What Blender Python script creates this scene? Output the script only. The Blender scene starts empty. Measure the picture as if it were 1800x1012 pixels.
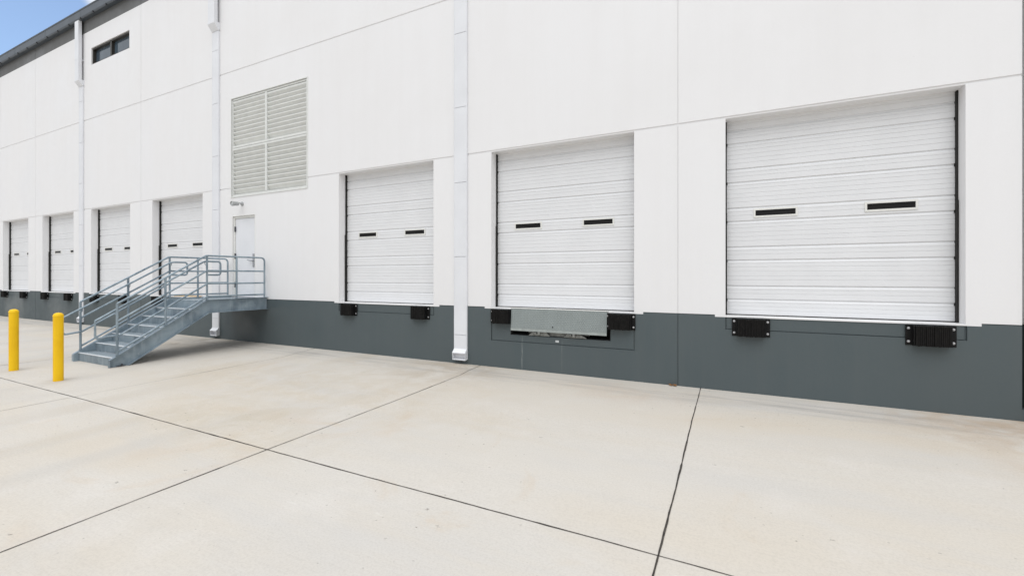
import bpy, bmesh, math, random
from mathutils import Vector, Matrix
R = math.radians
rnd = random.Random(7)
S = bpy.context.scene
COL = S.collection

# ------------------------------------------------------------------ layout (metres; wall face is y = 0, outside is y < 0)
PITCH = 4.157
DOORS = [1.35, 1.35 - PITCH, 1.35 - 2 * PITCH, 1.35 - 4 * PITCH, 1.35 - 5 * PITCH, 1.35 - 6 * PITCH, 1.35 - 7 * PITCH]
HALF = 1.381
SILL, HEAD = 1.165, 4.232
WB = 1.145
PLINTH = 1.18
J1, J2 = 4.249, 7.52
BAND = 10.73
SPOUTS = [3.470, -4.885, -13.2, -21.513, -29.83]
JOINTS = [-0.7285, -17.357, -25.67, -34.0, 7.6]
CAM_D, CAM_H = 7.6, 1.775

def gz(e):                      # height of the paving at distance e in front of the wall
    return -0.0095 * max(0.0, min(e, 9.0))

# ------------------------------------------------------------------ helpers
def tag(o, label=None, cat=None, group=None, kind=None):
    if label: o['label'] = label
    if cat: o['category'] = cat
    if group: o['group'] = group
    if kind: o['kind'] = kind
    return o

def empty(name, loc=(0, 0, 0)):
    o = bpy.data.objects.new(name, None)
    o.empty_display_size = 0.2
    o.location = loc
    COL.objects.link(o)
    return o

def obj(name, bm, mat, parent=None, smooth=False, bevel=0.0, loc=None, segs=2):
    bmesh.ops.recalc_face_normals(bm, faces=bm.faces)
    me = bpy.data.meshes.new(name)
    bm.to_mesh(me); bm.free()
    me.materials.append(mat)
    o = bpy.data.objects.new(name, me)
    COL.objects.link(o)
    if parent: o.parent = parent
    if loc: o.location = loc
    if smooth:
        for p in me.polygons: p.use_smooth = True
        try: me.set_sharp_from_angle(angle=R(40))
        except Exception: pass
    if bevel:
        m = o.modifiers.new('bevel', 'BEVEL')
        m.width = bevel; m.segments = segs; m.limit_method = 'ANGLE'; m.angle_limit = R(50)
        m.harden_normals = False
    return o

def box(bm, x0, x1, y0, y1, z0, z1):
    vs = [bm.verts.new(v) for v in ((x0,y0,z0),(x1,y0,z0),(x1,y1,z0),(x0,y1,z0),(x0,y0,z1),(x1,y0,z1),(x1,y1,z1),(x0,y1,z1))]
    for f in ((0,1,2,3),(7,6,5,4),(0,4,5,1),(1,5,6,2),(2,6,7,3),(3,7,4,0)):
        bm.faces.new([vs[i] for i in f])

def prism(bm, pts, axis, a0, a1):
    """extrude a closed 2-d outline along an axis: axis 'x' takes (y,z), 'y' takes (x,z), 'z' takes (x,y)"""
    def mk(p, a):
        return {'x': (a, p[0], p[1]), 'y': (p[0], a, p[1]), 'z': (p[0], p[1], a)}[axis]
    A = [bm.verts.new(mk(p, a0)) for p in pts]; B = [bm.verts.new(mk(p, a1)) for p in pts]
    n = len(pts)
    bm.faces.new(A); bm.faces.new(B[::-1])
    for i in range(n):
        bm.faces.new((A[i], B[i], B[(i+1) % n], A[(i+1) % n]))

def fillet(pts, r, n=6, closed=False):
    out = [Vector(pts[0])]
    for i in range(1, len(pts) - 1):
        p0, p, p1 = Vector(pts[i-1]), Vector(pts[i]), Vector(pts[i+1])
        a, b = (p0 - p), (p1 - p)
        k = min(r, a.length * .49, b.length * .49)
        A, B = p + a.normalized() * k, p + b.normalized() * k
        for j in range(n + 1):
            t = j / n
            out.append(A.lerp(p, t).lerp(p.lerp(B, t), t))
    out.append(Vector(pts[-1]))
    return out

def tube(bm, pts, r, n=12):
    pts = [Vector(p) for p in pts]
    rings = []
    up = None
    for i, p in enumerate(pts):
        d = (pts[min(i+1, len(pts)-1)] - pts[max(i-1, 0)]).normalized()
        if up is None:
            up = Vector((0, 0, 1)) if abs(d.z) < .9 else Vector((0, 1, 0))
        s = d.cross(up).normalized(); up = s.cross(d).normalized()
        rings.append([bm.verts.new(p + (s * math.cos(a) + up * math.sin(a)) * r) for a in [2 * math.pi * k / n for k in range(n)]])
    for A, B in zip(rings, rings[1:]):
        for k in range(n):
            bm.faces.new((A[k], A[(k+1) % n], B[(k+1) % n], B[k]))
    bm.faces.new(rings[0][::-1]); bm.faces.new(rings[-1])

def lathe(bm, prof, centre=(0, 0, 0), axis='z', n=40):
    c = Vector(centre); rings = []
    for r, h in prof:
        ring = []
        for k in range(n):
            a = 2 * math.pi * k / n
            v = Vector((r * math.cos(a), r * math.sin(a), h)) if axis == 'z' else Vector((r * math.cos(a), h, r * math.sin(a)))
            ring.append(bm.verts.new(c + v))
        rings.append(ring)
    for A, B in zip(rings, rings[1:]):
        for k in range(n):
            bm.faces.new((A[k], A[(k+1) % n], B[(k+1) % n], B[k]))
    bm.faces.new(rings[0][::-1]); bm.faces.new(rings[-1])

def copy_tree(o, parent=None):
    c = o.copy(); COL.objects.link(c)
    if parent: c.parent = parent
    for ch in list(o.children): copy_tree(ch, c)
    return c

# ------------------------------------------------------------------ materials
class MT:
    def __init__(self, name):
        self.m = bpy.data.materials.new(name); self.m.use_nodes = True
        self.n = self.m.node_tree.nodes; self.l = self.m.node_tree.links
        self.b = self.n['Principled BSDF']
        self.tc = self.n.new('ShaderNodeTexCoord')
    def geo(self):
        return self.n.new('ShaderNodeNewGeometry').outputs['Position']
    def mapped(self, src, scale):
        q = self.n.new('ShaderNodeMapping'); q.inputs['Scale'].default_value = scale
        self.l.new(src, q.inputs['Vector']); return q.outputs['Vector']
    def noise(self, vec, scale, detail=4, rough=.55, dist=0):
        q = self.n.new('ShaderNodeTexNoise'); q.inputs['Scale'].default_value = scale
        q.inputs['Detail'].default_value = detail; q.inputs['Roughness'].default_value = rough
        q.inputs['Distortion'].default_value = dist
        self.l.new(vec, q.inputs['Vector']); return q.outputs['Fac']
    def ramp(self, fac, a, b, smooth=True):
        q = self.n.new('ShaderNodeMapRange'); q.interpolation_type = 'SMOOTHSTEP' if smooth else 'LINEAR'
        q.inputs['From Min'].default_value = a; q.inputs['From Max'].default_value = b
        self.l.new(fac, q.inputs['Value']); return q.outputs['Result']
    def math(self, op, a, b=None):
        q = self.n.new('ShaderNodeMath'); q.operation = op
        for i, v in enumerate((a, b)):
            if v is None: continue
            if isinstance(v, (int, float)): q.inputs[i].default_value = v
            else: self.l.new(v, q.inputs[i])
        return q.outputs[0]
    def mix(self, fac, a, b, mode='MIX'):
        q = self.n.new('ShaderNodeMix'); q.data_type = 'RGBA'; q.blend_type = mode
        for k, v in ((0, fac), (6, a), (7, b)):
            if isinstance(v, (int, float)): q.inputs[k].default_value = v
            elif isinstance(v, tuple): q.inputs[k].default_value = (*v, 1) if len(v) == 3 else v
            else: self.l.new(v, q.inputs[k])
        return q.outputs[2]
    def near(self, vec, c, r0, r1, sc=(1, 1, 1)):
        """1 inside radius r0 round a world point, 0 beyond r1"""
        s = self.n.new('ShaderNodeVectorMath'); s.operation = 'SUBTRACT'; self.l.new(vec, s.inputs[0]); s.inputs[1].default_value = c
        k = self.n.new('ShaderNodeVectorMath'); k.operation = 'MULTIPLY'; self.l.new(s.outputs[0], k.inputs[0]); k.inputs[1].default_value = sc
        d = self.n.new('ShaderNodeVectorMath'); d.operation = 'LENGTH'; self.l.new(k.outputs[0], d.inputs[0])
        return self.ramp(d.outputs['Value'], r1, r0)
    def bump(self, h, strength=.2, dist=.01):
        q = self.n.new('ShaderNodeBump'); q.inputs['Strength'].default_value = strength; q.inputs['Distance'].default_value = dist
        self.l.new(h, q.inputs['Height']); self.l.new(q.outputs[0], self.b.inputs['Normal']); return q
    def set(self, col=None, rough=None, metal=None, spec=None):
        for k, v in (('Base Color', col), ('Roughness', rough), ('Metallic', metal), ('Specular IOR Level', spec)):
            if v is None: continue
            if isinstance(v, tuple): self.b.inputs[k].default_value = (*v, 1)
            elif isinstance(v, (int, float)): self.b.inputs[k].default_value = v
            else: self.l.new(v, self.b.inputs[k])
        return self

def simple(name, col, rough=.5, metal=0., var=.06, scale=6., bump=.0, bscale=80.):
    M = MT(name); p = M.geo()
    f = M.ramp(M.noise(p, scale, 5), .3, .7)
    dark = tuple(c * (1 - var) for c in col); lite = tuple(min(1, c * (1 + var)) for c in col)
    M.set(M.mix(f, dark, lite), rough, metal)
    if bump: M.bump(M.noise(p, bscale, 3), bump, .004)
    return M.m

def painted_concrete(name, col, dirt, k=1.0):
    M = MT(name); p = M.geo()
    big = M.ramp(M.noise(p, .45, 5, .6), .3, .7)
    streak = M.ramp(M.noise(M.mapped(p, (2.2, 1, .12)), 1.6, 5, .65), .38, .72)
    fine = M.noise(p, 34, 4)
    c = M.mix(M.math('MULTIPLY', big, .35 * k), col, dirt)
    c = M.mix(M.math('MULTIPLY', streak, .22 * k), c, dirt)
    c = M.mix(M.math('MULTIPLY', M.ramp(fine, .35, .65), .10 * k), c, dirt)
    specks = M.ramp(M.noise(p, 11, 2), .765, .79)
    c = M.mix(M.math('MULTIPLY', specks, .22), c, tuple(x * .55 for x in col))
    if name.startswith('slate'):
        for (cx, w, z0, amt) in ((-3.52, .012, .30, .30), (-2.72, .007, .38, .12)):
            m = M.near(p, (cx, 0, z0), .2, 1.0, (.45 / w, 0, 2.2))
            c = M.mix(M.math('MULTIPLY', M.math('MULTIPLY', m, M.ramp(M.noise(M.mapped(p, (8, 1, 1.5)), 3, 3), .3, .6)), amt), c, (.42, .44, .43))
    M.set(c, M.ramp(big, -1.0, 1.8), 0, .35)
    h = M.math('ADD', M.math('MULTIPLY', M.noise(p, 55, 4), .5), M.math('MULTIPLY', M.noise(p, 3.0, 3), 1.0))
    M.bump(h, .16, .006)
    return M.m

M_WALL = painted_concrete('white_painted_concrete', (.80, .796, .80), (.745, .735, .73))
M_PLINTH = painted_concrete('slate_grey_painted_concrete', (.076, .098, .105), (.098, .115, .118), 1.6)
M_BAND = painted_concrete('dark_grey_painted_concrete', (.115, .117, .115), (.135, .135, .132))
M_DOOR = simple('white_door_steel', (.735, .74, .75), .42, 0, .018, 2.5)
M_DOORFRAME = simple('cream_plastic_trim', (.74, .735, .70), .45, 0, .03)
M_SPOUT = simple('white_coated_gutter_steel', (.735, .745, .77), .38, 0, .03, 1.5)
M_GUTTER = simple('slate_coated_gutter_steel', (.068, .082, .098), .45, 0, .08, 2)
M_CLIP = simple('black_clip_metal', (.02, .02, .022), .5)
M_RUBBER = simple('black_rubber', (.008, .0075, .007), .75, 0, .35, 25, .3, 120)
M_PLATE = simple('black_bracket_steel', (.008, .008, .008), .5, 0, .2, 12)
M_BOLT = simple('zinc_bolt', (.50, .50, .51), .4, .5, .05)
for m_ in (M_RUBBER, M_PLATE): m_.node_tree.nodes['Principled BSDF'].inputs['Specular IOR Level'].default_value = .18
M_SEAL = simple('black_weather_seal', (.014, .013, .012), .8, 0, .2)
M_DARK = simple('recess_darkness', (.02, .02, .02), .9)  # near-black colour stands in for shade in the leveller pit and pin hole
M_LOUVER = simple('putty_louver_paint', (.70, .71, .685), .5, 0, .04)
M_LAMP = simple('grey_lamp_metal', (.42, .43, .43), .4, .3, .06)
M_BRONZE = simple('dark_bronze_frame', (.045, .042, .036), .4, .2, .1)
M_HARD = simple('satin_steel', (.45, .46, .48), .32, .8, .05)
M_HINGE = simple('dark_hinge', (.10, .10, .11), .4, .5, .05)
M_LABEL = simple('pale_plate', (.5, .52, .52), .5, 0, .25, 90)
M_ROOF = simple('grey_roof_membrane', (.35, .35, .34), .8)
M_WOOD = simple('bare_timber', (.56, .40, .20), .7, 0, .2, 14)
M_LEAF = simple('dry_leaf', (.30, .13, .03), .8, 0, .3, 60)

def glass(name, col, rough=.06):
    M = MT(name); p = M.geo()
    M.set(M.mix(M.ramp(M.noise(p, .8, 2), .3, .7), col, tuple(c * 1.6 for c in col)), rough, 0, .5)
    M.b.inputs['IOR'].default_value = 1.5
    return M.m
M_GLASS = glass('tinted_window_glass', (.05, .07, .09))
M_PANE = glass('dark_door_glass', (.009, .0085, .008), .12)
M_PANE.node_tree.nodes['Principled BSDF'].inputs['Specular IOR Level'].default_value = .2

def galvanised(name, grate=False, tint=1.0):
    M = MT(name); p = M.geo()
    v = M.n.new('ShaderNodeTexVoronoi'); v.inputs['Scale'].default_value = 34; M.l.new(p, v.inputs['Vector'])
    sp = M.ramp(M.noise(v.outputs['Position'], 9, 2), .3, .7)
    big = M.ramp(M.noise(p, 2.0, 6, .55, .6), .28, .72)
    run = M.ramp(M.noise(M.mapped(p, (9, 9, .9)), 1.5, 4, .6), .45, .75)
    c = M.mix(big, (.145*tint, .195*tint, .235*tint), (.31*tint, .385*tint, .435*tint))
    c = M.mix(M.math('MULTIPLY', sp, .18), c, (.46*tint, .50*tint, .53*tint))
    c = M.mix(M.math('MULTIPLY', run, .35), c, (.46*tint, .53*tint, .575*tint))
    wht = M.ramp(M.noise(p, 7.5, 5, .7), .64, .72)
    c = M.mix(M.math('MULTIPLY', wht, .35), c, (.62, .64, .64))
    M.set(c, .5, .35)
    if grate:
        q = M.n.new('ShaderNodeTexVoronoi'); q.inputs['Scale'].default_value = 26; q.inputs['Randomness'].default_value = 0
        M.l.new(M.mapped(p, (.62, 1.0, 0)), q.inputs['Vector'])
        hole = M.ramp(q.outputs['Distance'], .26, .34)
        M.set(M.mix(hole, (.06, .08, .095), M.mix(.5, c, (.50, .56, .60))))
        M.bump(hole, .9, .012)
    else:
        M.bump(big, .08, .004)
    return M.m
M_GALV = galvanised('galvanised_steel')
M_RAIL = galvanised('galvanised_pipe', tint=1.0)
M_RISER = galvanised('galvanised_riser', tint=.88)
M_NOSE = simple('worn_galvanised_nosing', (.60, .63, .65), .45, .2, .08, 9)
M_GRATE = galvanised('galvanised_grating', True)
M_LIP = simple('grey_tread_plate', (.235, .265, .26), .5, .1, .05, 5)
M_DIAMOND = simple('worn_tread_lozenges', (.295, .325, .318), .5, .1, .06, 9)
M_LIPED = simple('worn_steel_edge', (.33, .36, .345), .5, .2, .12, 9)
M_KEEP = simple('dirty_mechanism_steel', (.21, .215, .20), .55, .2, .3, 14)

def bollard_paint():
    M = MT('yellow_bollard_sleeve'); p = M.geo()
    f = M.ramp(M.noise(p, 4, 5), .3, .7)
    c = M.mix(f, (.83, .49, .004), (.88, .545, .006))
    c = M.mix(M.math('MULTIPLY', M.ramp(M.noise(M.mapped(p, (6, 6, 1)), 5, 4), .62, .75), .25), c, (.62, .36, .02))
    M.set(c, .5, 0, .3); M.bump(M.noise(p, 60, 3), .05, .002)
    return M.m
M_YELLOW = bollard_paint()

def ground_mat():
    M = MT('light_concrete_paving'); p = M.geo()
    sep = M.n.new('ShaderNodeSeparateXYZ'); M.l.new(p, sep.inputs[0])
    base, warm, grey = (.560, .528, .478), (.555, .505, .432), (.520, .502, .475)
    along = M.mapped(p, (.35, 1.0, 1))
    c = M.mix(M.ramp(M.noise(along, .55, 6, .6, .8), .36, .68), base, warm)
    c = M.mix(M.math('MULTIPLY', M.ramp(M.noise(M.mapped(p, (.22, 1.3, 1)), .8, 6, .62, .5), .46, .72), .75), c, grey)
    c = M.mix(M.math('MULTIPLY', M.ramp(M.noise(p, 1.1, 5, .6), .52, .74), .55), c, (.60, .57, .53))
    c = M.mix(M.math('MULTIPLY', M.ramp(M.noise(p, .62, 5, .65, 1.2), .58, .72), .45), c, (.53, .44, .34))
    left = M.ramp(M.math('MULTIPLY', sep.outputs['X'], -1.0), 2.5, 6.0)
    b1 = M.ramp(M.noise(M.mapped(p, (.85, .16, 1)), 1.0, 4, .5, .4), .44, .70)
    b2 = M.ramp(M.noise(M.mapped(p, (1.3, .22, 1)), 1.0, 4, .5, .4), .50, .72)
    c = M.mix(M.math('MULTIPLY', M.math('MULTIPLY', b1, left), .60), c, (.47, .445, .41))
    c = M.mix(M.math('MULTIPLY', M.math('MULTIPLY', b2, left), .45), c, (.50, .44, .355))
    # tyre-polished grey streaks that run along the dock, just off the wall
    e = M.math('MULTIPLY', sep.outputs['Y'], -1.0)
    strip = M.math('MULTIPLY', M.ramp(e, .15, .45), M.ramp(e, 1.05, .62))
    strip = M.math('MULTIPLY', strip, M.ramp(M.noise(M.mapped(p, (.6, 7, 1)), 1.0, 5, .6), .40, .66))
    c = M.mix(M.math('MULTIPLY', strip, .6), c, (.33, .32, .305))
    # run-off stains by the downspouts, rust tint at the right-hand one, weathering round the bollards
    nz = M.ramp(M.noise(p, 2.2, 6, .65, .6), .30, .72)
    for (cx, cy, r0, r1, sc, col, amt) in ((-4.9, -.35, .1, 1.6, (.75, .8, 0), (.33, .27, .20), .75),
                                          (3.35, -.5, .1, 2.1, (.85, 1.0, 0), (.36, .25, .15), .85),
                                          (3.2, -2.9, .1, 1.5, (1, .7, 0), (.42, .31, .20), .6),
                                          (-13.2, -.7, .1, 2.2, (.6, 1, 0), (.24, .21, .17), .8),
                                          (-6.2, -2.6, .2, 2.4, (.4, 1, 0), (.40, .33, .23), .55),
                                          (-5.6, -4.3, .1, 1.3, (.55, 1.3, 0), (.38, .32, .22), .5),
                                          (-1.5, -.8, .1, 1.1, (.7, 1.4, 0), (.44, .35, .27), .55),
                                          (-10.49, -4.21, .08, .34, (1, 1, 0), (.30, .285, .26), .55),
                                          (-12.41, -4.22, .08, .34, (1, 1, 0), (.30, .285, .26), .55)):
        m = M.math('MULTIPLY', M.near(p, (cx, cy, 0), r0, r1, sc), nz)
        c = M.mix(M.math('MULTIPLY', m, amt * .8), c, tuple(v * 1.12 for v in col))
    fine = M.noise(p, 60, 4, .7)
    c = M.mix(M.math('MULTIPLY', M.ramp(fine, .42, .66), .18), c, (.34, .31, .275))
    broom = M.noise(M.mapped(p, (2.5, 90, 1)), 1.0, 3)
    c = M.mix(M.math('MULTIPLY', M.ramp(broom, .45, .7), .10), c, (.36, .335, .30))
    # grit, dark spots and pale scuffs
    s1 = M.ramp(M.noise(M.mapped(p, (1, 1.6, 1)), 13, 2, .5), .755, .785)
    s2 = M.ramp(M.noise(M.mapped(p, (.5, 2.5, 1)), 5.5, 3, .5), .735, .76)
    zone = M.ramp(M.noise(p, .7, 2), .42, .62)
    c = M.mix(M.math('MULTIPLY', M.math('MULTIPLY', s1, zone), .55), c, (.15, .13, .11))
    c = M.mix(M.math('MULTIPLY', s2, .30), c, (.66, .64, .60))
    for (sc, rad, keep, amt, off) in ((9.0, .115, .84, .8, 0), (4.0, .075, .74, .6, 7.3), (17.0, .16, .88, .55, 3.1)):
        q = M.n.new('ShaderNodeTexVoronoi'); q.inputs['Scale'].default_value = sc
        mp_ = M.n.new('ShaderNodeMapping'); mp_.inputs['Location'].default_value = (off, off, 0); mp_.inputs['Scale'].default_value = (1, 1.15, 1); M.l.new(p, mp_.inputs['Vector'])
        wob = M.n.new('ShaderNodeVectorMath'); wob.operation = 'ADD'; M.l.new(mp_.outputs[0], wob.inputs[0])
        nzv = M.n.new('ShaderNodeTexNoise'); nzv.inputs['Scale'].default_value = 40; M.l.new(p, nzv.inputs['Vector'])
        scl = M.n.new('ShaderNodeVectorMath'); scl.operation = 'SCALE'; M.l.new(nzv.outputs['Color'], scl.inputs[0]); scl.inputs['Scale'].default_value = .35 / sc
        M.l.new(scl.outputs[0], wob.inputs[1]); M.l.new(wob.outputs[0], q.inputs['Vector'])
        sc_ = M.n.new('ShaderNodeSeparateColor'); M.l.new(q.outputs['Color'], sc_.inputs[0])
        dot = M.math('MULTIPLY', M.ramp(q.outputs['Distance'], rad, rad * .5), M.ramp(sc_.outputs[0], keep, keep + .02))
        dot = M.math('MULTIPLY', dot, M.ramp(M.noise(p, .55, 3), .40, .58))
        c = M.mix(M.math('MULTIPLY', dot, amt), c, (.13, .11, .09))
    M.set(c, M.ramp(fine, -.6, 1.2), 0, .3)
    h = M.math('ADD', M.math('MULTIPLY', broom, .5), fine)
    M.bump(h, .22, .004)
    return M.m
M_GROUND = ground_mat()
M_JOINT = simple('dark_joint_sealant', (.050, .043, .036), .9, 0, .5, 18)

# ------------------------------------------------------------------ ground
bm = bmesh.new()
ex = [-120, -1.0, 0, 1.5, 3, 4.5, 6, 7.5, 9, 14, 40, 150, 420]
xs = [-420, -150, -60] + [-50 + 4 * i for i in range(19)] + [60, 150, 420]
grid = [[bm.verts.new((x, -e, gz(e))) for x in xs] for e in ex]
for a, b in zip(grid, grid[1:]):
    for i in range(len(xs) - 1):
        bm.faces.new((a[i], b[i], b[i+1], a[i+1]))
tag(obj('ground', bm, M_GROUND), kind='structure')

def joint(name, pts, w):
    """an irregular sealed joint laid along a polyline of (x, e)"""
    bm = bmesh.new()
    P = []
    for (x0, e0), (x1, e1) in zip(pts, pts[1:]):
        n = max(2, int(math.hypot(x1 - x0, e1 - e0) / .07))
        P += [(x0 + (x1 - x0) * i / n, e0 + (e1 - e0) * i / n) for i in range(n)]
    P.append(pts[-1])
    prev = None; wob = 0.0; wide = 1.0; burst = 0.0
    for i, (x, e) in enumerate(P):
        j = min(i + 1, len(P) - 1); k = max(i - 1, 0)
        dx, de = P[j][0] - P[k][0], P[j][1] - P[k][1]; L = math.hypot(dx, de)
        nx, ne = -de / L, dx / L
        wob = wob * .9 + rnd.uniform(-.0016, .0016)
        burst = max(0.0, burst * .8 + (rnd.uniform(.5, 1.6) if rnd.random() < .035 else 0)); wide += (rnd.uniform(.25, 1.35) - wide) * .3
        h = w * (wide + burst * .45) * .5
        a = (x + nx * (wob + h), e + ne * (wob + h)); b = (x + nx * (wob - h), e + ne * (wob - h))
        V = [bm.verts.new((q[0], -q[1], gz(q[1]) + .004)) for q in (a, b)]
        if prev: bm.faces.new((prev[0], prev[1], V[1], V[0]))
        prev = V
    tag(obj(name, bm, M_JOINT), kind='structure')
joint('paving_joint', [(-.39, 0.0), (-.40, 2.0), (-.406, 4.6), (-.41, 13)], .0145)
joint('paving_joint', [(-4.43, 0.0), (-4.40, .5), (-4.345, .9), (-4.33, 2.5), (-4.35, 4.6), (-4.35, 13)], .011)
joint('paving_joint', [(-9.17, 0.0), (-9.02, .6), (-8.86, 1.1), (-8.85, 2.5), (-8.87, 4.58), (-8.86, 13)], .008)
joint('paving_joint', [(-13.2, 0.0), (-13.2, 3.0), (-13.36, 4.6), (-13.36, 13)], .014)
joint('paving_joint', [(-17.6, 0.0), (-17.6, 13)], .012)
joint('paving_joint', [(-30, 4.58), (-13.3, 4.58), (-8.87, 4.56), (-4.35, 4.59), (-.40, 4.61), (9, 4.66)], .0105)

# ------------------------------------------------------------------ warehouse
house = empty('warehouse', (0, 0, 0))
tag(house, 'long white concrete warehouse with a slate grey base band and a row of dock doors', 'warehouse')

holes = []          # (x0, x1, z0, z1, depth)
for c in DOORS: holes.append((c - HALF, c + HALF, SILL, HEAD, .30))
PIT = (-3.77, -1.83, .655, WB, .42)
holes.append(PIT)
PD = (-12.46, -11.49, 1.205, 3.45, .16)
holes.append(PD)
LV = (-12.50, -9.44, 4.01, 6.74, .24)
holes.append(LV)
WN = (-20.80, -18.10, 9.47, 10.08, .20)
holes.append(WN)
grooves = []        # (x0, x1, z0, z1, depth)
X0, X1 = -50.0, 15.0
WT = BAND + .75
for z in (J1, J2): grooves.append((X0, X1, z - .017, z + .015, .013))
for x in SPOUTS + JOINTS: grooves.append((x - .010, x + .010, -.2, WT, .012))
grooves.append((3.244, 3.318, .14, WT, .16))       # open joint beside the right-hand downspout
edges = sorted(DOORS)
prevx = X0
for c in edges:                                   # reveal on top of the grey base; stops short of each opening
    grooves.append((prevx, c - HALF - .15, PLINTH - .012, PLINTH, .012)); prevx = c + HALF + .15
grooves.append((prevx, X1, PLINTH - .012, PLINTH, .012))
for i, c in enumerate(DOORS):
    zb = .522 if i == 1 else .955
    x0, x1 = c - HALF - .005, c + HALF + .015
    grooves += [(x0, x0 + .022, zb, WB, .024), (x1 - .022, x1, zb, WB, .024), (x0, x1, zb, zb + .012, .026), (x0, x1, zb, WB, .013)]

xb = {X0, X1}; zb_ = {-.25, WT, PLINTH, WB, BAND}
for h in holes + grooves:
    xb |= {h[0], h[1]}; zb_ |= {h[2], h[3]}
for c in DOORS: xb |= {c - HALF - .15, c + HALF + .15}
def uniq(s):
    out = []
    for v in sorted(s):
        if not out or v - out[-1] > .0015: out.append(v)
    return out
xb, zb_ = uniq(xb), uniq(zb_)
NX, NZ = len(xb) - 1, len(zb_) - 1
def cell(i, k):
    x, z = (xb[i] + xb[i+1]) / 2, (zb_[k] + zb_[k+1]) / 2
    hole = False; d = 0.0
    for h in holes:
        if h[0] < x < h[1] and h[2] < z < h[3]: d = h[4]; hole = True
    if not hole:
        for g in grooves:
            if g[0] < x < g[1] and g[2] < z < g[3]: d = max(d, g[4])
    nearDoor = any(abs(x - c) < HALF + .15 for c in DOORS)
    own = 'plinth' if z < (WB if nearDoor else PLINTH) else ('fascia_band' if z > BAND else 'wall')
    return d, hole, own
cells = [[cell(i, k) for k in range(NZ)] for i in range(NX)]
bms = {n: bmesh.new() for n in ('plinth', 'wall', 'fascia_band')}
def quad(own, pts):
    b = bms[own]; b.faces.new([b.verts.new(p) for p in pts])
for i in range(NX):
    for k in range(NZ):
        d, hole, own = cells[i][k]
        x0, x1, z0, z1 = xb[i], xb[i+1], zb_[k], zb_[k+1]
        if not hole: quad(own, ((x0, d, z0), (x1, d, z0), (x1, d, z1), (x0, d, z1)))
        if i + 1 < NX:
            d2, h2, o2 = cells[i+1][k]
            if abs(d - d2) > 1e-5: quad(own if d < d2 else o2, ((x1, d, z0), (x1, d2, z0), (x1, d2, z1), (x1, d, z1)))
        if k + 1 < NZ:
            d2, h2, o2 = cells[i][k+1]
            if abs(d - d2) > 1e-5: quad(own if d < d2 else o2, ((x0, d, z1), (x1, d, z1), (x1, d2, z1), (x0, d2, z1)))
for n, m in (('plinth', M_PLINTH), ('wall', M_WALL), ('fascia_band', M_BAND)):
    bmesh.ops.remove_doubles(bms[n], verts=bms[n].verts, dist=.0004)
    obj(n, bms[n], m, house, bevel=.006)
bm = bmesh.new()                                   # the rest of the shell
box(bm, X0, X0 + .2, .25, 40, -.3, WT); box(bm, X1 - .2, X1, .25, 40, -.3, WT); box(bm, X0, X1, 40.01, 40.2, -.3, WT)
obj('rear_wall', bm, M_WALL, house)
bm = bmesh.new(); prism(bm, [(.02, WT + .005), (20, WT + .9), (40.2, WT + .005), (40.2, WT + .12), (20, WT + 1.02), (.02, WT + .12)], 'x', X0, X1)
obj('roof', bm, M_ROOF, house)

# gutter
GB, GT, GE = 11.17, 11.51, .165
bm = bmesh.new()
prism(bm, [(-.004, GB + .012), (-GE + .03, GB), (-GE + .012, GB + .02), (-GE, GB + .05), (-GE, GT - .05), (-GE - .012, GT - .045), (-GE - .018, GT - .01), (-GE, GT), (-GE + .03, GT - .01), (-GE + .03, GB + .06), (-.004, GB + .06)], 'x', X0, X1)
gut = obj('gutter', bm, M_GUTTER, house)
x = -23.09 - .95 * 9
while x < -16:
    bm = bmesh.new(); box(bm, x - .012, x + .012, -GE - .010, -GE + .05, GB - .008, GB + .05)
    obj('gutter_clip', bm, M_CLIP, gut); x += .95
for x in (-27.2, -24.2, -21.2, -18.2, -15.2):
    bm = bmesh.new(); prism(bm, [(-GE - .003, GB + .05), (-GE - .003, GT - .055), (-GE + .002, GT - .055), (-GE + .002, GB + .05)], 'x', x - .03, x + .03)
    obj('gutter_seam', bm, M_GUTTER, gut)

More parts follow.
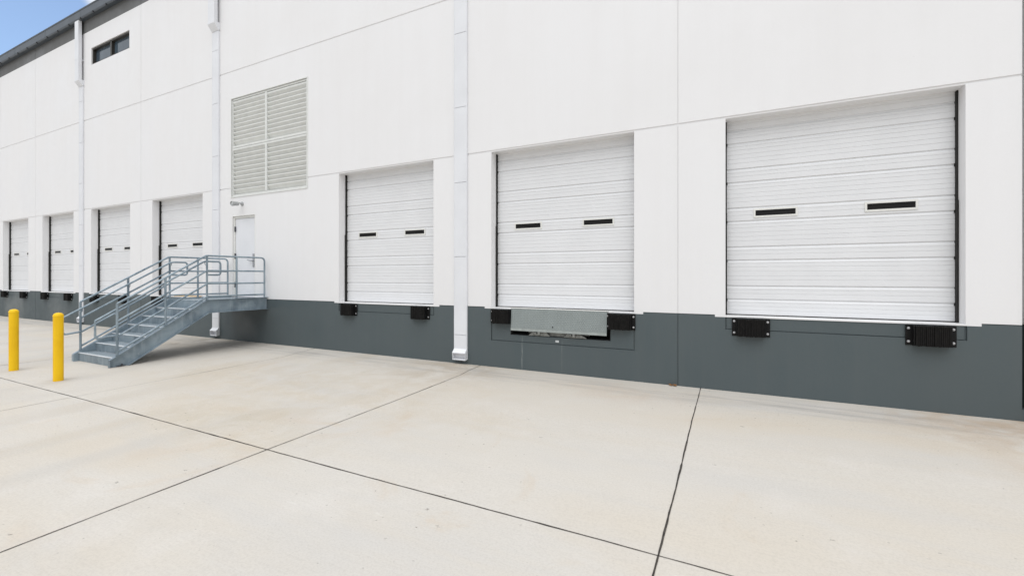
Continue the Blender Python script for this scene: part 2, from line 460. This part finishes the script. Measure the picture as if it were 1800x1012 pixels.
# downspouts
SW = .148
for sx in SPOUTS:
    bm = bmesh.new()
    seams = [.59, 2.18, 3.69, 5.22, 6.73, 8.25]
    z0 = .30
    for s in seams + [8.80]:
        box(bm, sx - SW, sx + SW, -.038, -.002, z0, s - .004); z0 = s + .004
    for s in seams:
        box(bm, sx - SW - .003, sx + SW + .003, -.040, -.002, s + .0042, s + .030); box(bm, sx - SW + .004, sx + SW - .004, -.018, -.004, s - .0039, s + .0039)
    for s in (-1, 1):                              # folded edges
        box(bm, sx + s * SW - .006, sx + s * SW + .006, -.0405, -.0015, .30, 8.79)
    # offset back to the upper, stood-off length
    prism(bm, [(-.0025, 8.82), (-.044, 8.80), (-.162, 8.97), (-.162, 9.02), (-.0025, 9.02)], 'x', sx - SW - .012, sx + SW + .012)
    box(bm, sx - SW, sx + SW, -.158, -.062, 9.02, GB - .002)
    for s in (9.75,):
        box(bm, sx - SW - .005, sx + SW + .005, -.162, -.058, s - .004, s + .004)
        box(bm, sx - SW - .14, sx + SW + .02, -.006, -.0005, s - .016, s + .016)
        for q in (-1, 1): box(bm, sx + q * (SW - .02) - .012, sx + q * (SW - .02) + .012, -.07, -.004, s - .014, s + .014)
    dn = obj('downspout', bm, M_SPOUT, house)
    bm = bmesh.new()                               # flared outlet, open at the front and below
    w = SW + .004
    prism(bm, [(-.004, .305), (-.044, .305), (-.108, .235), (-.108, .222), (-.04, .295), (-.004, .295)], 'x', sx - w, sx + w)
    for s in (-1, 1):
        prism(bm, [(-.004, .294), (-.042, .292), (-.107, .220), (-.095, .085), (-.004, .10)], 'x', sx + s * w - .004, sx + s * w + .004)
    prism(bm, [(-.004, .10), (-.095, .085), (-.095, .097), (-.004, .115)], 'x', sx - w + .005, sx + w - .005)
    prism(bm, [(-.006, .12), (-.012, .12), (-.03, .285), (-.006, .285)], 'x', sx - w + .005, sx + w - .005)
    obj('outlet_shoe', bm, M_SPOUT, dn)

# ------------------------------------------------------------------ overhead doors (one built, six copied)
DY = .245
def door_profile():
    strong = [.24, .45]; zs = []
    for n in range(5):
        for q in strong:
            zs.append((q + .617 * n, 's'))
        b = .45 + .617 * n
        for f in (.092, .158, .226, .297, .352): zs.append((b + f, 'f'))
        b = .24 + .617 * n
        for f in (.088, .146): zs.append((b + f, 'f'))
    for f in (.07, .13, .185): zs.append((f, 'f'))
    zs = sorted(z for z in zs if z[0] < 3.05)
    pts = [(0, 0.0)]
    for z, k in zs:
        if k == 's': pts += [(z - .030, 0), (z - .012, .013), (z + .004, .017), (z + .011, 0.0)]
        else: pts += [(z - .006, 0), (z - .001, .0052), (z + .002, .0052), (z + .0055, 0)]
    pts.append((HEAD - SILL + .03, 0))
    return pts
ZD = SILL + .012
WINS = (.42, .951), (1.811, 2.342)
def build_door(c):
    bm = bmesh.new()
    prof = door_profile()
    x0, x1 = -HALF + .014, HALF - .014
    A = [bm.verts.new((x0, DY + d, z + .012)) for z, d in prof]; B = [bm.verts.new((x1, DY + d, z + .012)) for z, d in prof]
    for i in range(len(A) - 1): bm.faces.new((A[i], B[i], B[i+1], A[i+1]))
    dr = obj('overhead_door', bm, M_DOOR, house, loc=(c, 0, SILL))
    for s in (-1, 1):
        bm = bmesh.new()
        lo, hi = sorted((s * HALF - s * .0015, s * (HALF - .018)))
        box(bm, lo, hi, DY - .050, DY + .05, .006, HEAD - SILL - .0015)
        lo, hi = sorted((s * HALF - s * .0015, s * (HALF - .021)))
        box(bm, lo, hi, DY - .068, DY - .0502, .006, 1.62)
        for z in [.24 + .617 * n for n in range(5)]:
            lo, hi = sorted((s * (HALF - .0185), s * (HALF - .028)))
            box(bm, lo, hi, DY - .014, DY - .001, z - .02, z + .02)
        obj('side_seal', bm, M_SEAL, dr)
    bm = bmesh.new(); box(bm, x0, x1, DY - .008, DY + .03, .0015, .015)
    obj('bottom_seal', bm, M_SEAL, dr)
    for w0, w1 in WINS:
        a, b = w0 - HALF, w1 - HALF; zc = 1.600
        bm = bmesh.new(); t = .026; hh = .043
        for q in ((a - t, b + t, zc + hh, zc + hh + t), (a - t, b + t, zc - hh - t, zc - hh), (a - t, a, zc - hh, zc + hh), (b, b + t, zc - hh, zc + hh)):
            box(bm, q[0], q[1], DY - .012, DY + .012, q[2], q[3])
        bmesh.ops.remove_doubles(bm, verts=bm.verts, dist=.0001)
        obj('window_frame', bm, M_DOORFRAME, dr)
        bm = bmesh.new(); box(bm, a, b, DY - .0035, DY + .010, zc - hh, zc + hh)
        obj('pane', bm, M_PANE, dr)
    return dr
d0 = build_door(DOORS[0])
for c in DOORS[1:]:
    d = copy_tree(d0, house); d.location = (c, 0, SILL)

# personnel door
pe = PD
bm = bmesh.new()
box(bm, pe[0] + .001, pe[0] + .052, .03, .15, pe[2], pe[3] - .001)
box(bm, pe[1] - .052, pe[1] - .001, .03, .15, pe[2], pe[3] - .001)
box(bm, pe[0] + .0525, pe[1] - .0525, .03, .15, pe[3] - .055, pe[3] - .001)
box(bm, pe[0] - .018, pe[0] + .0005, -.004, .004, pe[2], pe[3] + .018)
box(bm, pe[1] - .0005, pe[1] + .018, -.004, .004, pe[2], pe[3] + .018)
box(bm, pe[0] + .001, pe[1] - .001, -.004, .004, pe[3] + .0005, pe[3] + .018)
pf = obj('door_frame', bm, M_DOORFRAME, house, bevel=.003)
bm = bmesh.new(); box(bm, pe[0] + .056, pe[1] - .056, .055, .10, pe[2] + .01, pe[3] - .059)
pdoor = obj('entry_door', bm, M_SPOUT, house, bevel=.003)
for z in (1.55, 2.35, 3.10):
    bm = bmesh.new(); box(bm, pe[0] + .052, pe[0] + .072, .022, .056, z - .07, z + .07); tube(bm, [(pe[0] + .056, .024, z - .075), (pe[0] + .056, .024, z + .075)], .010, 10)
    obj('hinge', bm, M_HINGE, pdoor)
bm = bmesh.new(); hx = pe[1] - .12
box(bm, hx - .035, hx + .035, .036, .0548, 2.04, 2.40)
tube(bm, [(hx, .041, 2.21), (hx, -.005, 2.21)], .017)
tube(bm, fillet([(hx, -.005, 2.21), (hx - .09, -.010, 2.215), (hx - .20, -.002, 2.235)], .03), .017)
box(bm, hx + .045, pe[1] - .02, .036, .0548, 2.10, 2.28)
obj('door_handle', bm, M_HARD, pdoor, bevel=.003)
bm = bmesh.new(); box(bm, pe[0] - .02, pe[1] + .02, -.03, .054, 1.2055, 1.214)
obj('threshold', bm, M_HARD, house)

# louvre
lx0, lx1, lz0, lz1, _ = LV
lv = bmesh.new()
for (a, b, c_, d_) in ((lx0, lx1, lz1 - .05, lz1), (lx0, lx1, lz0, lz0 + .05), (lx0, lx0 + .045, lz0 + .05, lz1 - .05), (lx1 - .045, lx1, lz0 + .05, lz1 - .05)):
    box(lv, a + .001, b - .001, .012, .20, c_ + .0005, d_ - .0005)
# flange lying on the wall face
for (a, b, c_, d_) in ((lx0 - .03, lx1 + .03, lz1, lz1 + .03), (lx0 - .03, lx1 + .03, lz0 - .03, lz0), (lx0 - .03, lx0, lz0, lz1), (lx1, lx1 + .03, lz0, lz1)):
    box(lv, a, b, -.014, .0115, c_, d_)
mz = lz0 + (lz1 - lz0) * .495; mx = lx0 + (lx1 - lx0) * .478
box(lv, mx - .035, mx + .035, .006, .19, lz0 + .052, mz - .062); box(lv, mx - .035, mx + .035, .006, .19, mz + .062, lz1 - .052)
box(lv, lx0 + .046, lx1 - .046, .008, .19, mz - .06, mz - .006); box(lv, lx0 + .046, lx1 - .046, .008, .19, mz + .006, mz + .06)
box(lv, lx0 + .046, lx1 - .046, .014, .15, lz1 - .115, lz1 - .07)
lvo = obj('louver_vent', lv, M_LOUVER, house, bevel=.003)
for zz0, zz1 in ((lz0 + .06, mz - .075), (mz + .075, lz1 - .13)):
    n = 10; pz = (zz1 - zz0) / n
    for (a, b) in ((lx0 + .048, mx - .037), (mx + .037, lx1 - .048)):
        for k in range(1, n + 1):
            z = zz0 + pz * k
            bm = bmesh.new()
            prism(bm, [(.022, z), (.022, z + .027), (.042, z + .027), (.102, z - pz + .026), (.094, z - pz + .022), (.028, z - .002)], 'x', a, b)
            obj('louver_blade', bm, M_LOUVER, lvo)
bm = bmesh.new(); box(bm, lx0 + .002, lx1 - .002, .205, .23, lz0 + .002, lz1 - .002)
obj('vent_screen', bm, M_LOUVER, lvo)

# high window
wx0, wx1, wz0, wz1, _ = WN
bm = bmesh.new(); t = .055
mxw = (wx0 + wx1) / 2
for (a, b, c_, d_) in ((wx0, wx1, wz1 - t, wz1), (wx0, wx1, wz0, wz0 + t), (wx0, wx0 + t, wz0 + t, wz1 - t), (wx1 - t, wx1, wz0 + t, wz1 - t), (mxw - .05, mxw + .05, wz0 + t, wz1 - t)):
    box(bm, a + .001, b - .001, .035, .16, c_ + .0005, d_ - .0005)
wf = obj('window', bm, M_BRONZE, house, bevel=.003)
for a, b in ((wx0 + t, mxw - .05), (mxw + .05, wx1 - t)):
    bm = bmesh.new(); box(bm, a, b, .125, .14, wz0 + t, wz1 - t)
    obj('pane', bm, M_GLASS, wf)

# ------------------------------------------------------------------ wall lamp
lamp = empty('wall_lamp', (-12.02, 0, 3.78))
tag(lamp, 'grey bullet shaped wall lamp above the white entry door', 'wall lamp')
bm = bmesh.new(); lathe(bm, [(.055, -.001), (.058, -.012), (.05, -.03), (.02, -.04)], axis='y', n=24); obj('mount', bm, M_LAMP, lamp, True)
bm = bmesh.new(); tube(bm, fillet([(0, -.03, 0), (0, -.10, .015), (0, -.16, .01)], .05), .014); obj('arm', bm, M_LAMP, lamp, True)
bm = bmesh.new(); lathe(bm, [(.018, -.10), (.045, -.115), (.055, -.15), (.058, -.22), (.066, -.30), (.064, -.302), (.05, -.28)], axis='y', n=28)
sh = obj('lamp_shade', bm, M_LAMP, lamp, True); sh.rotation_euler.x = R(7)
bm = bmesh.new(); lathe(bm, [(.045, -.275), (.044, -.285), (.02, -.292)], axis='y', n=24); l_ = obj('lens', bm, M_LABEL, lamp, True); l_.rotation_euler.x = R(7)

# ------------------------------------------------------------------ dock bumpers
def build_bumper():
    t = empty('dock_bumper')
    Z0, Z1 = .865, 1.136
    for s in (-1, 1):
        bm = bmesh.new()
        lo, hi = sorted((s * .255, s * .178)); box(bm, lo, hi, -.014, -.002, Z0, Z1)
        lo, hi = sorted((s * .190, s * .178)); box(bm, lo, hi, -.095, -.0145, Z0 + .004, Z1 - .004)
        obj('bracket', bm, M_PLATE, t, bevel=.002)
    bm = bmesh.new(); n = 17; w = .352 / n
    for k in range(n):
        a = -.176 + k * w
        dp = .112 + rnd.uniform(-.006, .006); zz = rnd.uniform(-.004, .004)
        box(bm, a + .0012, a + w - .0012, -dp, -.004, Z0 + .002 + zz, Z1 - .004 + zz)
    obj('pad', bm, M_RUBBER, t, bevel=.003)
    for sx in (-.224, .224):
        for z in (Z0 + .05, Z1 - .045):
            bm = bmesh.new(); lathe(bm, [(.017, -.0145), (.017, -.018), (.011, -.0182), (.011, -.028), (.007, -.030)], (sx, 0, z), 'y', 10)
            obj('bolt', bm, M_BOLT, t)
    return t
WHERE = ['the nearest dock door', 'the door with the tread plate', 'the door right of the entry door', 'the fourth door from far left',
         'the third door from far left', 'the second door from far left', 'the farthest dock door']
first = None
for i, c in enumerate(DOORS):
    off = 1.135 if i == 1 else 1.037
    for s in (-1, 1):
        if first is None: first = o = build_bumper()
        else: o = copy_tree(first)
        o.location = (c + s * off + (.015 if (i == 1 and s > 0) else 0), 0, 0)
        tag(o, 'black laminated rubber bumper under the %s corner of %s' % ('left' if s < 0 else 'right', WHERE[i]), 'dock bumper', 'rubber dock bumpers along the grey base')

# ------------------------------------------------------------------ dock leveller of the second door
c = DOORS[1]
lev = empty('dock_leveler', (c, 0, 0))
tag(lev, 'grey diamond plate dock lip hanging down over a dark pit', 'dock leveler')
bm = bmesh.new()
P0 = Vector((0, -.030, 1.158)); P1 = Vector((0, -.060, .748))
dn_ = (P1 - P0).normalized(); nn = Vector((0, dn_.z, -dn_.y)).normalized()
if nn.y > 0: nn = -nn
LL = (P1 - P0).length; W2 = .925
def lipbox(b, x0, x1, s0, s1, h0, h1):
    vs = []
    for h in (h0, h1):
        for (x, s) in ((x0, s0), (x1, s0), (x1, s1), (x0, s1)):
            q = P0 + dn_ * s + nn * h; vs.append(b.verts.new((x, q.y, q.z)))
    for f in ((0,1,2,3),(7,6,5,4),(0,4,5,1),(1,5,6,2),(2,6,7,3),(3,7,4,0)): b.faces.new([vs[i] for i in f])
lipbox(bm, -W2, W2, 0, LL - .05, -.012, 0)
rows = 11; cols = 54
for r in range(rows):
    for q in range(cols):
        sx = -W2 + .02 + (q + .5 * (r % 2)) * (2 * W2 - .04) / (cols + .5); ss = .025 + r * (LL - .10) / (rows - 1)
        a = R(45) if (q + r) % 2 else R(-45)
        vs = []
        for (u, v, h) in ((-.017, 0, .0002), (0, -.0065, .0002), (.017, 0, .0002), (0, .0065, .0002), (0, 0, .0045)):
            x = sx + u * math.cos(a) - v * math.sin(a); s_ = ss + u * math.sin(a) + v * math.cos(a)
            p_ = P0 + dn_ * s_ + nn * h; vs.append(bm.verts.new((x, p_.y, p_.z)))
        for k in range(4): bm.faces.new((vs[k], vs[(k+1) % 4], vs[4])).material_index = 1
lip = obj('lip_plate', bm, M_LIP, lev); lip.data.materials.append(M_DIAMOND)
bm = bmesh.new(); lipbox(bm, -W2, W2, LL - .049, LL, -.010, .002); obj('lip_edge', bm, M_LIPED, lip)
bm = bmesh.new(); q = P0 + dn_ * (LL - .10) + nn * .004
lathe(bm, [(.012, .002), (.012, -.004)], (-.07, q.y, q.z), 'y', 16); obj('pin_hole', bm, M_DARK, lip)
bm = bmesh.new(); tube(bm, [(-W2, -.012, 1.147), (W2, -.012, 1.147)], .014); obj('hinge_pipe', bm, M_LIPED, lev, True)
bm = bmesh.new(); box(bm, -W2 - .02, W2 + .02, -.020, .05, 1.1665, 1.176); obj('deck_edge', bm, M_DOORFRAME, lev)
bm = bmesh.new()
box(bm, PIT[0] - c + .002, PIT[1] - c - .002, .40, .415, PIT[2] + .002, PIT[3] - .002)
box(bm, PIT[0] - c + .002, PIT[0] - c + .01, .02, .39, PIT[2] + .012, PIT[3] - .002); box(bm, PIT[1] - c - .01, PIT[1] - c - .002, .02, .39, PIT[2] + .012, PIT[3] - .002)
box(bm, PIT[0] - c + .002, PIT[1] - c - .002, .03, .39, PIT[2] + .001, PIT[2] + .011)
obj('pit_shade_sheets', bm, M_DARK, lev)  # added sheets inside the pit; its darkness is put into their colour
bm = bmesh.new(); box(bm, -.30, .26, .05, .09, .665, .735); box(bm, -.62, .58, .10, .14, .70, .76); obj('cross_beam', bm, M_KEEP, lev, bevel=.004)
for sx in (-.36, .32):
    bm = bmesh.new()
    prism(bm, [(sx - .22, .668), (sx + .22, .668), (sx + .15, .742), (sx - .12, .742)] if sx < 0 else [(sx - .20, .668), (sx + .24, .668), (sx + .13, .735), (sx - .13, .742)], 'y', -.01, .03)
    box(bm, sx - .01, sx + .035, -.060, -.012, .69, .775); box(bm, sx - .10, sx - .04, -.04, -.011, .70, .735)
    obj('lip_keeper', bm, M_KEEP, lev, bevel=.006)
bm = bmesh.new(); box(bm, -.035, .035, -.004, -.0005, .567, .607); obj('nameplate', bm, M_LABEL, lev)

# ------------------------------------------------------------------ steel staircase
ST = empty('steel_staircase', (-11.75, -1.6, 0))
tag(ST, 'galvanised steel staircase with pipe railings leading up to the white entry door', 'staircase')
OX, OY = -11.75, -1.6
def part(name, bm, mat, parent=None, **k):
    o = obj(name, bm, mat, parent or ST, **k)
    if not parent:
        o.matrix_parent_inverse = Matrix.Translation((-OX, -OY, 0))
    return o
XN, XF = -10.92, -12.57          # outer faces of the near and the far stringer
E1, E2 = 1.517, 3.27             # landing edge, foot
DK = 1.2
FOOT = gz(E2)
NR = 7; rise = (DK - FOOT) / NR; run = (3.235 - E1) / (NR - 1)
slope = rise / run
CH = .315
def web(x0, x1):
    """side outline of one cranked channel: landing piece, then the raking piece cut plumb at the foot"""
    ztop = lambda e: DK + .035 - (e - E1) * slope
    zt_f = ztop(E2 + .06)
    bot = FOOT - .002
    dz = CH * math.sqrt(1 + slope * slope) * .92
    eb = E1 - (dz - CH) / slope                      # where the two undersides meet
    zl = DK + .035 - CH
    efoot = (DK + .035 - dz - bot) / slope + E1      # underside of the rake meets the ground
    return [(-.004, DK + .035), (-E1, DK + .035), (-(E2 + .06), zt_f), (-(E2 + .06), bot), (-efoot, bot), (-eb, zl), (-.004, zl)], dz, eb, zl, efoot, bot
for side, x in (('n', XN), ('f', XF)):
    s = 1 if side == 'n' else -1
    prof, dz, eb, zl, efoot, bot = web(0, 0)
    bm = bmesh.new()
    prism(bm, prof, 'x', x - s * .075, x - s * .067)
    fl = .009
    def flange(p, q, off):
        p, q = Vector((p[0], p[1])), Vector((q[0], q[1])); d = (q - p).normalized(); n_ = Vector((-d.y, d.x)) * off
        pts = [p, q, q + n_, p + n_]
        lo, hi = sorted((x - s * .0665, x)); prism(bm, [(a.x, a.y) for a in pts], 'x', lo, hi)
    flange(prof[0], prof[1], fl); flange(prof[1], prof[2], fl)
    flange((prof[5][0], prof[5][1]), (prof[6][0], prof[6][1]), fl); flange((prof[4][0], prof[4][1]), (prof[5][0], prof[5][1]), fl)
    lo, hi = sorted((x - s * .0665, x)); box(bm, lo, hi, -(E2 + .06), -(E2 + .052), bot + .012, prof[2][1] - .012)
    st = part('stringer', bm, M_GALV)
    bm = bmesh.new(); q = -(E2 - .17)
    lo, hi = sorted((x - s * .0665, x - s * .02)); box(bm, lo, hi, q - .10, q + .03, bot + .0095, bot + .02)
    lathe(bm, [(.02, bot + .02), (.02, bot + .035), (.012, bot + .036), (.012, bot + .055)], (x - s * .04, q - .02, 0), 'z', 8)
    o = obj('anchor_bolt', bm, M_HINGE, st)
xi0, xi1 = XF + .076, XN - .076
for k in range(NR - 1):
    z = FOOT + rise * (k + 1); e = 3.235 - run * k
    bm = bmesh.new(); box(bm, xi0, xi1, -e, -(e - run + .004), z - .006, z)
    tr = part('tread', bm, M_GRATE)
    bm = bmesh.new(); box(bm, xi0, xi1, -e - .004, -e + .004, z - rise + .002, z - .0065); obj('riser', bm, M_RISER, tr)
    bm = bmesh.new(); tube(bm, [(xi0, -e - .004, z - .002), (xi1, -e - .004, z - .002)], .011, 8); box(bm, xi0, xi1, -e + .002, -e + .03, z + .0005, z + .004)
    obj('nosing', bm, M_NOSE, tr)
bm = bmesh.new(); box(bm, xi0, xi1, -(3.235 - run * 6) - .004, -(3.235 - run * 6) + .004, DK - rise + .002, DK - .008)
tube(bm, [(xi0, -E1 - .002, DK - .002), (xi1, -E1 - .002, DK - .002)], .009, 8)
part('top_riser', bm, M_GALV)
bm = bmesh.new(); box(bm, xi0, xi1, -E1, -.006, DK - .008, DK)
for e in (.3, .8, 1.3): box(bm, xi0, xi1, -e - .03, -e + .03, DK - .12, DK - .0085)
part('landing_deck', bm, M_GRATE)

PR = .0215
ztop = lambda e: DK + .035 - (e - E1) * slope if e > E1 else DK + .035
RH = {'top': 1.03, 'hand': .90, 'm1': .68, 'm2': .375, 'm3': .075}
for side, x in (('n', XN - .035), ('f', XF + .035)):
    s = 1 if side == 'n' else -1
    inx = x - s * .085                               # the graspable rail stands inside
    posts = [E1 - .005, 2.36, 3.20]
    lposts = [.09, .82] if side == 'n' else [.09, .86]
    for e in posts + lposts[1:]:
        bm = bmesh.new(); tube(bm, [(x, -e, ztop(e) + .004), (x, -e, ztop(e) + RH['top'] - .004)], PR)
        box(bm, x - .03, x + .03, -e - .03, -e + .03, ztop(e) + .001, ztop(e) + .008)
        part('post', bm, M_RAIL, smooth=True)
    # guard rail: up from the wall end, rounded corner, along the landing, down the flight, mitred on the last post
    T = RH['top']
    ew = lposts[0]; el = posts[-1]
    pts = fillet([(x, -ew, DK + .04), (x, -ew, DK + .035 + T), (x, -.5, DK + .035 + T)], .11, 8)
    pts += [Vector((x, -(E1 - .02), DK + .035 + T)), Vector((x, -E1 - .02, DK + .030 + T)), Vector((x, -el, ztop(el) + T))]
    bm = bmesh.new(); tube(bm, pts, PR); part('guard_rail', bm, M_RAIL, smooth=True)
    for key in ('m1', 'm2', 'm3'):
        h = RH[key]
        bm = bmesh.new(); tube(bm, [(x, -ew, DK + .035 + h), (x, -E1 + .005, DK + .035 + h), ], PR * .93)
        tube(bm, [(x, -E1 + .005, DK + .03 + h), (x, -el, ztop(el) + h)], PR * .93)
        part('mid_rail', bm, M_RAIL, smooth=True)
    h = RH['hand']; zt = DK + .035 + h
    eb_ = el + .31
    zb = ztop(eb_) + h; zl_ = ztop(el) + .36
    pts = [(x, -(E1 - .01), zt - .32), (inx, -(E1 - .06), zt - .32), (inx, -(E1 - .36), zt - .32), (inx, -(E1 - .36), zt), (inx, -E1, zt), (inx, -eb_, zb), (inx, -eb_, zl_), (inx, -(el + .05), zl_ + .03), (x, -el, zl_ + .03)]
    bm = bmesh.new(); tube(bm, fillet(pts[:6], .075, 7)[:-1] + [Vector(pts[5])] + fillet(pts[5:], .06, 7)[1:], PR * .95)
    hr = part('handrail', bm, M_RAIL, smooth=True)
    for e in posts:
        z = ztop(e) + h
        bm = bmesh.new(); tube(bm, fillet([(x, -e, z - .09), (inx, -e, z - .085), (inx, -e, z - .01)], .035), .0075, 8)
        o = obj('rail_bracket', bm, M_RAIL, hr, True)

# ------------------------------------------------------------------ bollards
def bollard(x, e, label):
    t = empty('bollard', (x, -e, gz(e)))
    tag(t, label, 'bollard', 'yellow bollards in front of the staircase')
    bm = bmesh.new(); r = .068
    lathe(bm, [(r, 0), (r, 1.115), (r + .0005, 1.118)], n=40)
    obj('sleeve', bm, M_YELLOW, t, True)
    bm = bmesh.new()
    prof = [(r + .002, 1.1185), (r + .0035, 1.124), (r + .002, 1.140), (r - .003, 1.146)]
    for k in range(1, 9):
        a = math.pi / 2 * k / 9; prof.append(((r - .003) * math.cos(a), 1.146 + .040 * math.sin(a)))
    prof.append((.002, 1.1862))
    lathe(bm, prof, n=40); obj('dome_cap', bm, M_YELLOW, t, True)
bollard(-10.49, 4.21, 'yellow domed bollard nearer the camera, right beside the stair handrail end')
bollard(-12.41, 4.22, 'yellow domed bollard farther left, standing apart from the staircase')

# ------------------------------------------------------------------ small loose things
bm = bmesh.new(); box(bm, -15.46, -14.16, .02, .12, SILL + .001, SILL + .032)
tag(obj('wooden_plank', bm, M_WOOD, bevel=.003), 'tan timber plank lying on the dock sill behind the staircase', 'plank')
bm = bmesh.new()
for (dx, de, a) in ((0, .02, .3), (.04, .035, 1.4), (-.035, .03, 2.2)):
    cx, cy = -.80 + dx, -de - .01
    vs = []
    for k in range(9):
        th = 2 * math.pi * k / 9; rr = .032 * (1 + .35 * math.cos(3 * th))
        u, v = rr * math.cos(th) * 1.3, rr * math.sin(th) * .7
        vs.append(bm.verts.new((cx + u * math.cos(a) - v * math.sin(a), min(-.004, cy + u * math.sin(a) + v * math.cos(a)), .006 + .02 * abs(math.sin(th * 1.5 + a)))))
    m = bm.verts.new((cx, cy, .012))
    for k in range(9): bm.faces.new((vs[k], vs[(k+1) % 9], m))
tag(obj('dry_leaves', bm, M_LEAF), 'small brown dry leaves caught at the foot of the grey wall', 'leaves')

# ------------------------------------------------------------------ sky, sun, camera
SUN_EL, SUN_AZ = R(64), R(165)     # azimuth measured clockwise from +Y
W = bpy.data.worlds.new('World'); S.world = W; W.use_nodes = True
n, l = W.node_tree.nodes, W.node_tree.links
bg = n['Background']; bg.inputs['Strength'].default_value = .15
sky = n.new('ShaderNodeTexSky'); sky.sky_type = 'NISHITA'; sky.sun_disc = False
sky.sun_elevation = SUN_EL; sky.sun_rotation = SUN_AZ; sky.air_density = 1.0; sky.dust_density = .6; sky.ozone_density = 1.5
tc = n.new('ShaderNodeTexCoord')
nz = n.new('ShaderNodeTexNoise'); nz.inputs['Scale'].default_value = 3.2; nz.inputs['Detail'].default_value = 8; nz.inputs['Roughness'].default_value = .58
mp = n.new('ShaderNodeMapping'); mp.inputs['Scale'].default_value = (1, 1, 2.2)
l.new(tc.outputs['Generated'], mp.inputs['Vector']); l.new(mp.outputs[0], nz.inputs['Vector'])
clear = Vector((-.93, .15, .30)).normalized()       # a break in the clouds over the far end of the roof
dt = n.new('ShaderNodeVectorMath'); dt.operation = 'DOT_PRODUCT'; l.new(tc.outputs['Generated'], dt.inputs[0]); dt.inputs[1].default_value = clear
gap = n.new('ShaderNodeMapRange'); gap.interpolation_type = 'SMOOTHSTEP'
gap.inputs['From Min'].default_value = .974; gap.inputs['From Max'].default_value = .985; gap.inputs['To Min'].default_value = 0; gap.inputs['To Max'].default_value = .62
l.new(dt.outputs['Value'], gap.inputs['Value'])
sub = n.new('ShaderNodeMath'); sub.operation = 'SUBTRACT'; l.new(nz.outputs['Fac'], sub.inputs[0]); l.new(gap.outputs[0], sub.inputs[1])
cf = n.new('ShaderNodeMapRange'); cf.interpolation_type = 'SMOOTHSTEP'; cf.inputs['From Min'].default_value = .06; cf.inputs['From Max'].default_value = .34; cf.inputs['To Min'].default_value = .055
l.new(sub.outputs[0], cf.inputs['Value'])
cl = n.new('ShaderNodeMix'); cl.data_type = 'RGBA'; cl.inputs[6].default_value = (2.92, 3.07, 3.30, 1); cl.inputs[7].default_value = (4.57, 4.74, 5.0, 1)
l.new(nz.outputs['Fac'], cl.inputs[0])
mx = n.new('ShaderNodeMix'); mx.data_type = 'RGBA'
l.new(cf.outputs[0], mx.inputs[0]); l.new(sky.outputs[0], mx.inputs[6]); 
sp = n.new('ShaderNodeSeparateXYZ'); l.new(tc.outputs['Generated'], sp.inputs[0])   # overcast cloud is brightest overhead
zg = n.new('ShaderNodeMapRange'); zg.inputs['From Min'].default_value = 0; zg.inputs['From Max'].default_value = 1; zg.inputs['To Min'].default_value = .62; zg.inputs['To Max'].default_value = 1.75
l.new(sp.outputs['Z'], zg.inputs['Value'])
vm = n.new('ShaderNodeVectorMath'); vm.operation = 'SCALE'; l.new(cl.outputs[2], vm.inputs[0]); l.new(zg.outputs[0], vm.inputs['Scale'])
l.new(vm.outputs[0], mx.inputs[7])
l.new(mx.outputs[2], bg.inputs['Color'])

sd = bpy.data.lights.new('sun', 'SUN'); sd.energy = 0.98; sd.angle = R(60); sd.color = (1, .975, .94)
so = bpy.data.objects.new('sun', sd); COL.objects.link(so)
dirv = Vector((math.sin(SUN_AZ) * math.cos(SUN_EL), math.cos(SUN_AZ) * math.cos(SUN_EL), math.sin(SUN_EL)))
so.rotation_euler = dirv.to_track_quat('Z', 'Y').to_euler(); so.location = (0, -20, 30)

cd = bpy.data.cameras.new('camera'); cam = bpy.data.objects.new('camera', cd); COL.objects.link(cam)
cd.sensor_width = 36; cd.sensor_fit = 'HORIZONTAL'; cd.lens = 36 * 772 / 1800; cd.shift_y = -20 / 1800; cd.clip_end = 2000; cd.clip_start = .05
cam.location = (0, -CAM_D, CAM_H); cam.rotation_euler = (R(90), 0, R(26.16))
S.camera = cam
S.view_settings.view_transform = 'Standard'; S.view_settings.look = 'None'; S.view_settings.gamma = 1
S.view_settings.exposure = 0.54
